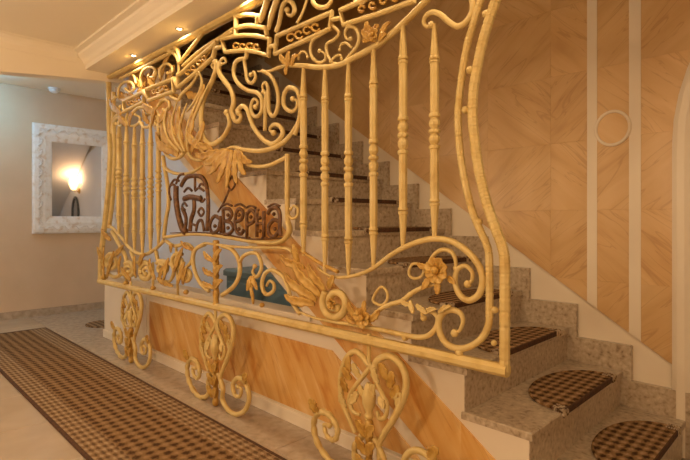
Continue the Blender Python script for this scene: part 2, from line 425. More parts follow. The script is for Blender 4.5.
# ================================================================== STAIRCASE
st = empty('staircase', (-2.6, 2.33, 0)); tag(st, 'granite staircase with cream side wall and orange marble panels climbing to the left', 'staircase')
TH = .03
for k in range(1, NST+1):
    xn = nx(k); z = k*RISE
    mesh('tread', bevbox(xn-GO-.015, xn+.012, YP-.006, YW-.031, z-TH, z, .004), M['granite'], st)
    mesh('riser', box(xn-.02, xn, YP+.001, YW-.031, (k-1)*RISE, z-TH), M['granite'], st)
# side wall: sawtooth above, string below, low wall at left
LOWZ, XL = .60, -5.145
pol = [(XL, 0), (nx(1)-.004, 0)]
for k in range(1, NST+1):
    pol += [(nx(k)-.004, k*RISE-TH-.001), (nx(k+1)-.004, k*RISE-TH-.001)]
xt = nx(NST+1)
pol += [(xt, nose(xt)-.59)]
xlow = X2-(LOWZ+.59-2*RISE)/sl
pol += [(xlow, LOWZ), (XL, LOWZ)]
# built from convex columns so that it shades cleanly
def colpoly():
    parts = []
    for k in range(1, NST+1):
        a, c = nx(k+1)-.004, nx(k)-.004
        top = k*RISE-TH-.001
        ba, bc = nose(a)-.59, nose(c)-.59
        if ba <= LOWZ: parts.append(prism_xz([(a, 0), (c, 0), (c, top), (a, top)], YP, YP+.10))
        elif bc < LOWZ:
            parts.append(prism_xz([(a, 0), (c, 0), (c, top), (a, top), (a, ba), (xlow, LOWZ), (a, LOWZ)], YP, YP+.10))
        else: parts.append(prism_xz([(a, ba), (c, bc), (c, top), (a, top)], YP, YP+.10))
    return merge(*parts)
a0 = None
for k in range(1, NST+1):
    if nose(nx(k+1)-.004)-.59 > LOWZ: a0 = nx(k+1)-.004; break
mesh('side_wall', colpoly(), M['cream'], st)
wlow = struct('wall_low', prism_xz([(XL, 0), (a0, 0), (a0, LOWZ), (XL, LOWZ)], YP, YP+.10), M['cream'], label='low cream wall with marble panels below the left half of the screen')
mesh('ledge_cap', bevbox(XL-.02, xlow+.02, YP-.02, YP+.12, LOWZ, LOWZ+.025, .006), M['cream'], wlow)
# sloping underside slab
xb_ = -1.0
mesh('underside', prism_xz([(nx(1), nose(nx(1))-.30), (xt, nose(xt)-.30), (xt, nose(xt)-.575), (nx(3), nose(nx(3))-.575)], YP+.10, YW-.04), M['white'], st)
# orange marble on the side wall: diagonal band and long low panel
def side_slab(q, mat):
    if len(q) >= 3: mesh('marble_slab', tile_xz(q, YP-.008, YP+.002, .001), mat, st)
cA, cB = nose(0)-.24, nose(0)-.52          # z <= cA - sl x ; z >= cB - sl x
xs = [-.55-.55*i for i in range(9)]
for i in range(8):
    q = [(xs[i+1], .085), (xs[i], .085), (xs[i], 3.5), (xs[i+1], 3.5)]
    q = clip(clip(q, -sl, -1, cA), sl, 1, -cB)
    side_slab(q, M['marC'])
cC = nose(0)-.60
for xa, xb2 in ((-4.09, -2.7865), (-2.7855, -1.0)):
    q = clip([(xa, .085), (xb2, .085), (xb2, .47), (xa, .47)], -sl, -1, cC)
    if len(q) >= 3: mesh('marble_slab', tile_xz(q, YP-.008, YP+.002, .001), M['marC'], wlow)
mesh('end_panel', tile_xz([(XL+.06, .06), (-4.16, .06), (-4.16, .50), (XL+.06, .50)], YP-.005, YP+.002, .002), M['cream'], wlow)
mesh('base_strip', bevbox(XL, -1.0, YP-.014, YP, 0, .07, .004), M['cream'], wlow)

# stair mats
def matgeo(y0, y1, depth, xn, z):
    ym, hy = (y0+y1)/2, (y1-y0)/2
    N = 20; top = []
    for i in range(N+1):
        a = math.pi*i/N
        top.append((xn+.012-depth*abs(math.sin(a))**.75, ym-hy*math.cos(a)))
    v = [(p[0], p[1], z+.012) for p in top]+[(p[0], p[1], z+.0005) for p in top]
    n = N+1
    f = [tuple(range(n)), tuple(range(2*n-1, n-1, -1))]+[(i, (i+1) % n, n+(i+1) % n, n+i) for i in range(n)]
    return (v, f), top
ORD = ['', 'first', 'second', 'third', 'fourth', 'fifth', 'sixth', 'seventh', 'eighth', 'ninth', 'tenth', 'eleventh', 'twelfth', 'thirteenth', 'fourteenth', 'fifteenth', 'sixteenth']
def tube3(P, r, n=6):
    V, Fc = [], []
    for i, p in enumerate(P):
        p = Vector(p); t = (Vector(P[min(i+1, len(P)-1)])-Vector(P[max(i-1, 0)])).normalized()
        up = Vector((0, 0, 1)) if abs(t.z) < .9 else Vector((1, 0, 0))
        s = t.cross(up).normalized(); u2 = s.cross(t)
        for j in range(n):
            a = 2*math.pi*j/n; V.append(tuple(p+s*r*math.cos(a)+u2*r*math.sin(a)))
    for i in range(len(P)-1):
        for j in range(n): Fc.append((i*n+j, i*n+(j+1) % n, (i+1)*n+(j+1) % n, (i+1)*n+j))
    return V, Fc+[tuple(range(n-1, -1, -1)), tuple(range((len(P)-1)*n, len(P)*n))]
for k in range(1, NST):
    z = k*RISE
    r = empty('stair_mat', (nx(k)-.1, 2.42, z))
    extra = ''
    tag(r, 'brown woven half-round mat on the %s stair step from the bottom%s' % (ORD[k], extra), 'mat', 'half-round mats on the stair treads')
    g, top = matgeo(2.06, 2.70, .235, nx(k), z)
    mesh('pile', g, M['mat'], r)
    mesh('binding', tube3([(p[0], p[1], z+.009) for p in top], .0065), M['mat'], r)
    mesh('nose_flap', box(nx(k)+.0125, nx(k)+.019, 2.06, 2.70, z-.014, z+.011), M['rbind'], r)
    for ya, yb in ((2.045, 2.10), (2.66, 2.715)):
        mesh('fringe', merge(*[box(nx(k)-.03+.01*i, nx(k)-.024+.01*i, ya, yb, z+.0005, z+.015) for i in range(5)], box(nx(k)+.0125, nx(k)+.021, ya, yb, z-.018, z+.012)), M['matedge'], r)

# ================================================================== RUNNER
rr = empty('carpet_runner', (-3, 1.13, 0)); tag(rr, 'long brown patterned carpet runner lying on the hall floor beside the screen', 'carpet')
RX0, RX1, RY0, RY1 = -5.96, 1.2, .80, 1.47
mesh('field', box(RX0+.03, RX1-.03, RY0+.15, RY1-.15, .001, .011), M['runner'], rr)
for a, c in ((RY0+.02, RY0+.15), (RY1-.15, RY1-.02)): mesh('border', box(RX0+.03, RX1-.03, a, c, .001, .011), M['rborder'], rr)
for a, c, d, e in ((RX0, RX1, RY0, RY0+.02), (RX0, RX1, RY1-.02, RY1), (RX0, RX0+.03, RY0+.02, RY1-.02), (RX1-.03, RX1, RY0+.02, RY1-.02)):
    mesh('edge_binding', bevbox(a, c, d, e, .001, .013, .003), M['rbind'], rr)
# small dark doormat by the end of the low wall
dm = mesh('doormat', lathe([(.001, .001), (.2, .001), (.2, .01), (.001, .012)], (-5.75, 2.0, 0), 24), M['mat'])
tag(dm, 'small round brown doormat on the floor past the end of the low wall', 'mat')

# ================================================================== IRON SCREEN
scr = empty('wrought_iron_screen', (-2.8, YS, 0))
tag(scr, 'tall cream and gold wrought-iron scrollwork screen standing before the stairs', 'screen')
def bar(name, pts, wpx, dpx=None, taper=(1, 1), dy=0, closed=False, mat='iron', parent=None, square=False, n=8, sub=6, smoothp=True, beads=0, amp=.35):
    P = [at(*p) for p in pts]
    xm = sum(p[0] for p in P)/len(P); s = mpx(xm)
    return mesh(name, sweep(P, YS+dy, wpx*s, (dpx or wpx)*s, taper, n, closed, sub, square, smoothp, beads, amp), M[mat], parent or scr, smooth=not square)
def scroll(pts, wpx, taper=(1, .55), **k):
    wpx *= 1.16
    o = bar('scroll', pts, wpx, None, taper, **k)
    p = at(*pts[-1]); s = mpx(p[0])
    if k.get('eye', True): mesh('scroll_eye', ball((p[0], YS+k.get('dy', 0)-.002, p[1]), wpx*s*.62, 8, 6), M[k.get('mat', 'iron')], o, True)
    return o
def lf(a, b, wpx, curl=.15, lobes=4, dy=-.01, mat='gold', parent=None):
    A, B = at(*a), at(*b); s = mpx((A[0]+B[0])/2)
    return mesh('leaf', leafgeo(A, B, wpx*s, curl, lobes, YS+dy, .018), M[mat], parent or scr, True)
def collar(px, py, rpx, mat='iron', dy=0):
    p = at(px, py); s = mpx(p[0])
    return mesh('boss', ball((p[0], YS+dy, p[1]), rpx*s, 10, 6, (1, 1.1, 1)), M[mat], scr, True)
def rosette(px, py, rpx, petals=7, dy=-.015, mat='gold'):
    p = at(px, py); s = mpx(p[0]); R = rpx*s
    c = mesh('rosette', ball((p[0], YS+dy-.018, p[1]), R*.28, 10, 6), M[mat], scr, True)
    for i in range(petals):
        a = 2*math.pi*i/petals+.3
        q = (p[0]+R*math.cos(a), p[1]+R*math.sin(a)); b0 = (p[0]+R*.12*math.cos(a), p[1]+R*.12*math.sin(a))
        mesh('petal', leafgeo(b0, q, R*.75, .12, 2, YS+dy, .02, 8), M[mat], c, True)
    return c

# --- frame
bar('frame_bar', [(508,-40),(502,-14),(496,0),(489,20),(482,44),(477,68),(473.5,90),(472.5,115),(474.5,140),(478,165),(482,185),(488,207),(496,230),(502,246),(504.5,260),(504.8,290),(504.8,330),(504.5,372)], 9.5, 9, square=True, sub=14, beads=95, amp=.12)
bar('frame_bar', [(492,-40),(485,-14),(480,2),(473,25),(467,46),(462,75),(459,100),(458,120),(460,150),(464.5,180),(472,210),(480,230),(486,243),(489,256),(489.5,285),(489.5,318)], 7, 7, square=True, sub=14, beads=95, amp=.14)
bar('bottom_rail', [(99.5,281),(240,311.8),(380,342.8),(508,371)], 7.6, 8, square=True, smoothp=False)
bar('frame_bar', [(108.5,76),(108.8,100),(109.3,125),(110.5,150),(109.5,175),(107,205),(103.5,235),(101,258),(100.5,281)], 4.2, 5, square=True)
bar('frame_bar', [(113.5,92),(113.5,125),(115,150),(114,180),(112,205),(109,228)], 2.6, 4, square=True)
bar('top_rail', [(107,78.5),(150,57.5),(200,32),(236,12.5),(262,-3),(300,-26)], 5.5, 8, square=True, smoothp=False)
bar('frame_bar', [(120,79),(150,64),(178,49)], 2.6, 4, square=True)
for p in ((495,310,3.5),(494,343,3),(465.5,110,4),(479,222,3.8),(459.5,352.5,4),(405,338,3.2),(470,70,4),(486,14,4)): collar(*p)

# --- frieze of boxed links
def boxlink(c, wpx, orn=True):
    P = [at(*p) for p in c]
    s = mpx(sum(p[0] for p in P)/len(P))
    V = sweep(P, YS, wpx*s, wpx*s*1.2, closed=True, smoothp=False, square=True, n=8)
    o = mesh('frieze_link', V, M['iron'], scr)
    if orn:
        n = len(c)//2
        # row of little scrolls along the middle
        a = ((c[0][0]+c[-1][0])/2, (c[0][1]+c[-1][1])/2); h = n-1
        b = ((c[h][0]+c[h+1][0])/2, (c[h][1]+c[h+1][1])/2)
        L = math.hypot(b[0]-a[0], b[1]-a[1]); hgt = .55*math.hypot(c[0][0]-c[-1][0], c[0][1]-c[-1][1])*.5
        ux, uy = (b[0]-a[0])/L, (b[1]-a[1])/L
        for i, t in enumerate((.28, .43, .58, .73)):
            cx, cy = a[0]+(b[0]-a[0])*t, a[1]+(b[1]-a[1])*t
            sg = 1 if i % 2 else -1
            pts = [(cx+hgt*.95*math.cos(q)*(1-.5*j/9), cy+sg*hgt*.95*math.sin(q)*(1-.5*j/9)) for j, q in enumerate([.5+.62*k for k in range(10)])]
            PP = [at(*p) for p in pts]
            mesh('link_scroll', sweep(PP, YS-.003, wpx*s*.6, n=6, sub=3), M['gold'], o, True)
    return o
boxlink([(123.5,101.5),(144,91.5),(144,101.5),(124.5,111.5)], 3.2)
boxlink([(146.5,89.5),(173,79),(174,91),(149,100.5)], 3.6)
boxlink([(178,76),(198,58),(217,42),(213,57.5),(197,72),(178,87.5)], 3.8)
boxlink([(222,39.5),(234,36.3),(246,35.2),(258,36),(270,39),(268.5,56),(257,52),(246,50.5),(236,51),(225.5,52.2)], 4)
boxlink([(277,36),(305,24),(332,12.3),(330,29),(303,41.5),(275,54)], 4.4)
boxlink([(340.5,10.5),(378,-6),(414,-22),(414,1),(380,13.5),(343.5,25)], 5)
for a, c in (((144,91),(149,100)),((174,78),(178,88)),((216,48),(224,46)),((269,47),(277,45)),((331,20),(342,18))): bar('link_joint', [a, c], 4.5, smoothp=False)
# bars above the frieze
bar('frame_bar', [(180,63),(189,51),(199,38),(204,30)], 2.8, 4, square=True)
bar('frame_bar', [(183,66),(200,51),(218,39),(234,31.5)], 3, 4, square=True)
bar('frame_bar', [(218,40),(234.5,29),(249,25.8),(266,28)], 4, 5, square=True)
bar('frame_bar', [(235,16.5),(249,14.6),(263,17)], 4.2, 5, square=True)
for a, c in (((236,11),(236,36)),((257.5,16),(257.5,27)),((266,27),(267,36))): bar('frame_bar', [a, c], 3.6, 5, square=True, smoothp=False)
bar('frame_bar', [(270,-8),(267,4),(263,17),(261,23)], 6.5, 6, taper=(1,.5), dy=-.006)
bar('frame_bar', [(281,-8),(276.5,4),(272,18),(269.5,30)], 6.5, 6, taper=(1,.5), dy=-.006)
scroll([(276,32),(279,24),(281,14),(283,5),(288,.5),(293,4),(294.5,11),(291.5,15.5),(287.5,14),(287.5,10)], 4)
bar('scroll', [(308,-4),(305,6),(301,16),(297,23)], 2.8)
scroll([(312,-6),(313,2),(318,7),(326,7),(331,1),(330,-6)], 4)
scroll([(352,-8),(356,2),(364,3),(366,-4)], 3)
# hooks hanging from the top left
scroll([(166,49),(171,46),(176,48),(178.5,54),(180,62)], 3.4)
scroll([(150,58),(160,51),(170,51),(177,57),(179,66),(178.5,75)], 3.4)
scroll([(142,88),(141,78),(144,70),(151,67),(156,71),(154,77),(149,77)], 2.6)
scroll([(118,98),(119,88),(125,82),(132,83),(134,89),(130,92),(126,89)], 2.4)
scroll([(136,84),(134,76),(128,74),(122,78)], 2.2)
scroll([(160,78),(160,70),(165,64),(171,66),(172,72),(168,73)], 2.6)
scroll([(124,112),(117,115),(113,121),(112,128)], 2.4)
scroll([(128,113),(126,121),(131,126),(138,124),(140,118),(136,115)], 2.4)
scroll([(146,104),(143,114),(147,121),(154,122),(159,117),(157,111),(152,112)], 2.4)

for pts in ([(112,134),(113,124),(119,117),(124,120),(121,126),(117,124)],[(140,122),(144,127),(150,126),(154,119),(160,116),(163,122),(160,127),(156,124)],[(132,114),(138,108),(145,108),(148,114),(144,118)],[(158,106),(163,100),(169,102),(169,109),(164,110)],[(116,96),(112,104),(116,111),(121,107)],[(170,96),(178,100),(182,94),(192,84),(198,74)]):
    scroll(pts, 3)
for a, b, wd in (((128,126),(122,114),7),((130,126),(136,114),7),((150,124),(146,110),7),((153,124),(160,108),7)): lf(a, b, wd)
# --- main arch carrying the balusters
bar('arch_bar', [(258,71.5),(270,71),(283,66.5),(300,65.5),(320,67.5),(339.5,65),(357,56.5),(379,44),(398,28.5),(420,7),(438,-12)], 5.8, 7, taper=(.35,1))
# scroll group hanging under link five
scroll([(331,28),(322,34),(313,40),(310.5,48),(312,57),(319,62.5),(325,60),(325,54),(320,51)], 3)
scroll([(333,26),(339,33),(334,40),(327,44),(327,53),(331,61),(336,64)], 3)
scroll([(343,64),(350,55),(357,46),(359,36),(355,28),(348,27),(345,33),(347,39),(351,39)], 3.2)
scroll([(352,48),(346,43),(341,45),(340,50)], 2.4); scroll([(330,62),(335,57),(340,55),(342,59)], 2.4)
scroll([(298,60),(300,53),(305,52),(308,57)], 2.4)
for a, b, wd in (((374,40),(371,22),8),((375,40),(382,26),8),((377,42),(366,30),7),((380,42),(390,36),7),((381,40),(394,24),6),((372,40),(366,41),6)): lf(a, b, wd)
rosette(377,36,7,6)
for a, b, wd in (((290,66),(284,54),6),((291,66),(293,52),6),((293,66),(301,56),6),((289,66),(289,76),5)): lf(a, b, wd)
# hook over the last baluster
scroll([(462,-14),(471,-4),(472.5,10),(467,21),(458,26.5),(449,22),(441,15),(433,12.5),(426,16),(424,22.5),(427,26.5),(432,25)], 5.2)
# --- left heart scrolls
scroll([(262.5,71),(270.5,75.5),(276.5,87),(278.5,100),(276.5,112),(273,116),(269.5,112),(268.5,100),(268,88),(265.5,82.5),(262.5,86),(264,92)], 3.6)
bar('scroll', [(266,92),(265.5,112),(265,131)], 4.2)
scroll([(246.5,51),(246,58),(239,59.5),(234.8,64.5),(234,75),(238.6,84),(248,90.5),(257.5,93),(262,100),(262,110),(258.5,116),(253.5,115.5),(251,107),(254,99),(258,102),(256,107)], 3.8)
scroll([(244,58),(246,72),(247.5,80.5),(252,83),(255.5,78),(254,72),(251,75)], 3.2)
scroll([(219,62),(219.5,73),(225.7,82.5),(231.4,90.5),(233.8,102),(232,111.5),(234.6,119.5),(238.6,121.5),(241,116.5),(239,113)], 4.6)
scroll([(237,111),(242.6,106),(247.4,110),(250.6,119.5),(255.5,130),(264,140),(272,144),(279,140),(283,132.5),(279,125.5),(273,125),(270,130),(274,133)], 4.4)
scroll([(216,60),(216,70),(211,84),(205,95.4),(201.5,110),(201.5,127),(204,138),(211,144.5),(219,141),(226,133),(229.6,123),(227,112.6)], 4.4, taper=(1,.8))
scroll([(216,70),(212,66),(214,62)], 2.6); scroll([(219,70),(220,62),(224,58),(226,62),(222,64)], 2.6)
scroll([(295,135),(299,120),(300.5,106),(299,95),(295,89),(288.4,88),(284,95),(284.4,106),(291,111.5),(296.5,108),(297,101),(293,99)], 4)
bar('scroll', [(300,116),(296,126),(288,138),(277,146.5),(260,151),(243,149.5),(232,147),(222,152)], 5, taper=(.5,.4))
bar('scroll', [(236,157),(242,161.5),(252,166),(266.5,166),(281,160),(288,156)], 4, taper=(.5,1))
bar('bar', [(287.3,154),(287.3,205),(288,222)], 4.6, 5, square=True)
scroll([(288,214),(292,218.5),(297,216),(298,209),(294,206),(291,209)], 2.6)
# leaves of the left crest
for a, b, wd, cu in (((180,153),(166,120),11,.3),((183,153),(174,112),11,.25),((185,153),(184,106),11,.2),((187,153),(194,108),11,-.25),((180,156),(160,128),10,.3),((192,153),(206,120),10,-.25),
                     ((200,100),(183,84),8,.2),((196,112),(207,84),8,-.15),((206,152),(190,126),10,.2),((158,114),(146,103),8,.1),((176,97),(158,96),8,-.2),((130,101),(114,84),9,.2),((130,100),(126,80),8,.1),((133,98),(143,80),9,-.2),((148,89),(157,68),9,.15),((163,83),(172,64),9,-.15),((152,90),(146,72),8,.1),((190,80),(204,62),8,.1),((122,114),(113,98),8,.2),((140,88),(132,74),7,.1),((156,80),(168,54),7,.1),((168,112),(162,122),8,.1),((200,60),(212,46),6,.1)):
    lf(a, b, wd, cu, dy=(.03 if a[1] < 105 else -.01))
for pts in ([(170,108),(167,124),(172,140),(182,152)],[(180,102),(175,122),(178,140),(186,152)],[(190,104),(184,122),(183,138),(188,152)],[(205,92),(196,112),(190,130),(191,152)],[(212,84),(205,100),(196,122),(194,140)],[(202,72),(205,84),(200,98),(190,112)]):
    bar('strand', pts, 3, taper=(.4,.6), dy=-.022)
for a, b, wd, cu in (((228,150),(206,160),9,.2),((230,150),(210,172),9,.15),((232,150),(219,183),9,.1),((234,150),(230,188),9,0),((237,150),(241,184),9,-.1),((240,150),(250,174),9,-.2),((238,150),(256,160),8,-.2),((222,152),(198,150),8,.2),((214,150),(200,138),7,.2)):
    lf(a, b, wd, cu)
bar('scroll', [(232,176),(228,184),(231,190),(235,184),(232,176)], 2.2, mat='bronze'); bar('scroll', [(229,190),(224,202),(218,212)], 2.2, mat='bronze')
scroll([(166,112),(163,124),(163,140),(165,152),(172,158.5),(181,156),(186,148),(183,141),(177,142),(176,148)], 3.4)
scroll([(186,150),(192,158),(201,160),(208,154)], 3)
# sign surround
bar('sign_frame', [(163,156),(165,170),(168,188),(168.5,205),(166,219),(164,236)], 3.6, 4)
bar('sign_frame', [(163,166),(171,172),(181,174),(192,172.5),(202,166)], 3.4, 4, taper=(1,.5))
bar('sign_rail', [(164,237.5),(185,234.5),(205,234.3),(226,237),(254,241.5),(274,242.8),(284,239.5),(289.5,231),(288,222)], 4.2, 6)
bar('sign_rail', [(205,243),(232,246.5),(256,247.5),(284,248),(292,252)], 3, 4)
# --- bronze lettering: ornate initial and six letters
sign = mesh('lettering', sweep([at(172,233), at(200,232.4), at(226,234.5), at(254,239), at(284,238)], YS-.012, .010, .012, n=6), M['bronze'], scr)
def letter(strokes):
    o = None
    for s in strokes:
        pts, wd = s
        P = [at(*p) for p in pts]; sc = mpx(P[0][0])
        g = sweep(P, YS-.014, wd*sc*1.35, wd*sc*1.0, n=6, sub=4)
        o = g if o is None else merge(o, g)
    return mesh('letter', o, M['bronze'], sign, True)
letter([([(173,200),(171,193),(172,186),(176,185),(178,190),(176,194)],2), ([(172,186),(176,180),(181,181)],2), ([(178,186),(178,200),(180,214),(184,228),(188,232)],5.5), ([(184,208),(188,218),(187,229)],3.5),
        ([(183,186),(188,178),(195,176),(203,177),(208,184),(210,198),(210,214),(209,231)],3.6), ([(186,192),(190,188),(194,191)],2), ([(197,178),(197,190)],2.6), ([(197,191),(201,188),(206,191)],2),
        ([(186,199),(192,197),(198,198),(203,199)],4.4), ([(196,199),(196,210),(193,220),(192,231)],4), ([(203,196),(201,199),(204,202),(207,199)],1.8), ([(200,212),(203,208),(206,212),(203,216),(200,212)],2), ([(198,231),(200,222),(204,221),(206,231)],2.6), ([(194,224),(199,226)],2)])
letter([([(222,219),(217,216),(213,221),(212,228),(215,233),(220,230),(222,222)],3), ([(222,216),(223,233)],3)])
letter([([(225,209),(226,234)],3.2), ([(225,209),(231,209),(234,214),(231,220),(227,221)],3), ([(227,221),(233,223),(235,229),(231,234),(226,234)],3)])
letter([([(238,222),(244,219),(245,212),(241,209),(238,214),(237,224),(239,232),(243,234),(246,230)],3)])
letter([([(249,212),(249,239)],3.2), ([(249,214),(253,210),(257,214),(256,221),(250,225)],3), ([(247,238),(252,238)],2)])
letter([([(259,210),(259,237)],3.2), ([(266,211),(266,238)],3.2), ([(259,224),(266,223)],2.8), ([(257,210),(261,210)],2), ([(264,238),(269,238)],2)])
letter([([(270,214),(273,209),(279,208),(282,215),(282,228),(283,236)],3.6), ([(282,222),(276,220),(271,226),(271,233),(276,237),(281,231)],3.4)])
for px, py in ((217,226),(230,215),(230,228),(241,215),(241,229),(253,217),(262,218),(262,231),(276,214),(277,229)):
    q = at(px, py); mesh('letter_bead', ball((q[0], YS-.014, q[1]), 2.0*mpx(q[0]), 8, 6), M['bronze'], sign, True)
for pts in ([(224,206),(229,204),(234,206)],[(237,206),(242,204),(247,207)],[(248,208),(253,206),(258,208)],[(270,207),(276,204),(282,206)],[(178,184),(181,176),(186,174)],[(189,206),(186,203),(184,207),(187,210)],[(207,186),(203,184),(201,187)]):
    P = [at(*p) for p in pts]; mesh('letter_flourish', sweep(P, YS-.014, 2.4*mpx(P[0][0]), n=6, sub=4), M['bronze'], sign, True)
# --- left baluster group: slim turned rods
def baluster(px, top, bot, wpx, square=True):
    x, zt = at(px, top); zb = at(px, bot)[1]; s = mpx(x); L = zt-zb; r = wpx*s/2
    rg = lambda c, a: [(r*.85, c-a*.012), (r*1.15, c-a*.008), (r*1.15, c+a*.008), (r*.85, c+a*.012)]
    prof = [(r*.45, 0), (r*.55, .02)] + [(r*1.0, .15)] + [(r*1.2, .155), (r*1.2, .165), (r*.8, .168), (r*1.2, .172), (r*1.2, .18), (r, .185)]
    prof += [(r*1.05, .3), (r, .415), (r*1.3, .42), (r*1.3, .432), (r*.8, .438), (r*1.25, .455), (r*1.3, .47), (r*.8, .487), (r*1.35, .495), (r*1.35, .505), (r*.8, .513), (r*1.3, .53), (r*1.25, .545), (r*.8, .562), (r*1.3, .568), (r*1.3, .58), (r, .585)]
    prof += [(r*1.05, .7), (r, .815), (r*1.2, .82), (r*1.2, .828), (r*.8, .832), (r*1.2, .836), (r*1.2, .845), (r, .85), (r*.55, .98), (r*.4, 1)]
    V, Fc = lathe([(a, h*L) for a, h in prof], (x, YS, zb), 8)
    return mesh('baluster', (V, Fc), M['iron'], scr)
for px, t, b_, wd in ((303.5,66,256,7),(325,66,272,7.2),(348.5,62,276,7.6),(373.5,48,268,8),(403,22,249,8.6),(434.5,24,238.5,9)): baluster(px, t, b_, wd)
for px, t, b_ in ((119,118,236),(126.5,122,246),(134.5,125,252),(142.5,122,254.5),(150.5,122,252),(158.5,116,246)): baluster(px, t, b_, 4.8)
# --- lower arch with its big scrolls
scroll([(318,268),(328,275),(340,277.5),(357,275),(372.6,268.5),(388,257),(403,248),(420,241.3),(436,238.7),(453,242),(468,252),(478.5,265),(482.5,277),(481.5,288),(477.5,296),(469,300.3),(461,296),(456,286.6),(455.5,275),(459,268),(466,266),(472,272),(472,280),(468,284)], 5.6, taper=(.5,.5))
scroll([(489.5,312),(488.5,325),(482,338),(471,346),(459,348.5),(447,344),(440,333),(438.8,321),(444,312.5),(453,310),(460.5,313.5),(463,321),(460,330),(455,333)], 6, taper=(1,.4))
scroll([(300,312),(315,318),(335,322),(358,325.5),(381,330),(400,334),(416,337),(427,336),(435,329.5),(438,321),(435.5,314.5),(428,311),(422,313.5),(424,318)], 4.6, taper=(.5,.5))
scroll([(428,265),(433,256),(441,250),(450,251),(455,258),(456,268)], 4, taper=(.7,.7))
rosette(440,270,14,8)
for a, b, wd in (((432,268),(421,262),6),((433,276),(425,288),7),((440,280),(440,294),7),((450,276),(458,284),6)): lf(a, b, wd)
bar('ring', [(409,271),(412,264.5),(418,264),(423.5,268),(422,276),(415,278.5),(410,276)], 3, closed=True)
bar('twisted_branch', [(438,284),(424,287),(412,293),(402,301),(390,304.5),(378,311),(368,321)], 5, taper=(.6,.8), beads=18, mat='iron', sub=8)
for a, b, wd in (((412,300),(416,313),6),((418,304),(430,314),6),((414,306),(404,298),5),((426,312),(440,309),5),((440,312),(455,306),5)): lf(a, b, wd, mat='iron')
bar('ring', [(373,299),(377,291),(382,287),(387,292),(387,300),(382,305),(375,303)], 3, closed=True)
# snail scroll at the foot of the acanthus
P0 = spiral((0,0), 17.5, 6, 1.45, 2.4, 1)
scroll([(335.5+p[0]*.78, 303-p[1]*.98) for p in P0], 6.5)
rosette(335.5, 303, 6, 5)
rosette(366,317,11,7)
for a, b, wd, cu in (((360,322),(352,300),7,.1),((366,322),(368,300),7,0),((370,322),(382,308),7,-.2),((362,324),(350,314),6,.2)): lf(a, b, wd, cu)
for a, b, wd, cu in (((322,296),(298,258),12,.2),((318,300),(288,270),11,.15),((316,304),(288,292),10,.15),((326,290),(312,262),10,.15),((330,288),(336,274),8,-.2),((306,268),(284,252),9,.2),((300,262),(296,244),8,-.1)): lf(a, b, wd, cu)
bar('acanthus_spine', [(300,314),(292,302),(288,288),(284,278),(278,272.5),(271.5,270),(265,273.6),(262,283),(263.6,291.5),(268,294.5),(273.5,290.5),(273.8,284),(269.5,281),(266.5,286)], 4.4, taper=(1,.6))
bar('scroll', [(300,250),(318,262),(338,272)], 4, mat='gold')
# --- lower left ornament
scroll([(240,262),(243,256.5),(250,253),(257,254),(261,262),(261,270),(256.5,277),(252.6,272),(255,266)], 3.4)
for a, b, wd in (((253,276),(250,290),6),((254,276),(260,290),6),((252,278),(256,304),5)): lf(a, b, wd)
bar('lyre_bar', [(205,244),(196,249),(193,258),(195,272),(201,284),(209,291)], 4.2)
bar('lyre_bar', [(222,246),(231,249),(238,258),(240,268),(238,279),(232,288),(222,295)], 4.6)
bar('lyre_stem', [(216,240),(216,255),(216,270),(216,285),(216,310)], 6, beads=9, mat='gold', sub=8)
for a, b, wd in (((216,262),(207,250),6),((216,262),(225,250),6),((216,276),(206,266),6),((216,276),(226,266),6),((216,288),(206,280),6),((216,288),(226,281),6)): lf(a, b, wd)
bar('lower_arch', [(109,226),(114,229),(122,238),(131,249),(143,254.5),(154,250),(164,240.5)], 3.4)
for c, r, a0_, sg in (((112,262),9,1.2,1),((129,270),8,2.2,-1),((146,272),9,.8,1),((162,268),8,2.5,-1),((178,262),9,1,1),((186,276),7,2.5,-1)):
    scroll([(c[0]+p[0]*.8, c[1]-p[1]) for p in spiral((0,0), r, 2, 1.6, a0_, sg)], 3.6)
for a, b, wd, cu in (((105,278),(107,246),7,.1),((108,278),(116,250),7,-.1),((112,240),(104,228),6,.1),((116,256),(126,244),6,-.1),((120,276),(124,256),6,.1),((137,278),(138,256),6,.1),((150,262),(158,280),6,.1),((154,276),(153,258),6,.1),((170,258),(166,280),6,.1),((172,252),(176,244),6,.1),((184,248),(176,272),6,.1),((186,262),(180,284),6,.1),((174,286),(160,276),5,.1),((194,250),(184,240),5,.1)): lf(a, b, wd, cu)
for pts in ([(112,231),(119,244),(126,258),(124,271),(115,277),(108,272),(110,265)],[(131,251),(136,262),(146,262),(152,270),(148,279),(141,278),(141,272)],[(156,251),(159,262),(168,262),(174,270),(170,281),(163,280)],[(166,241),(175,246),(186,244),(193,250),(191,262),(184,268),(180,262)]):
    scroll(pts, 3.4)
for a, b, wd, cu in (((132,280),(124,266),7,.1),((140,266),(148,254),7,.1),((160,282),(168,266),7,.1),((184,284),(190,268),7,.1),((106,262),(100,246),6,.1)): lf(a, b, wd, cu)
for p in ((104,262,3.4),(104,277,3),(126,283,2.6),(153,288,2.6),(186,292,2.6),(262,305,2.6)): collar(*p, mat='gold')
bar('link_bar', [(126,262),(126,284)], 2.6, smoothp=False); bar('link_bar', [(153,262),(153,291)], 2.6, smoothp=False); bar('link_bar', [(176,244),(178,296)], 2.6, smoothp=False)

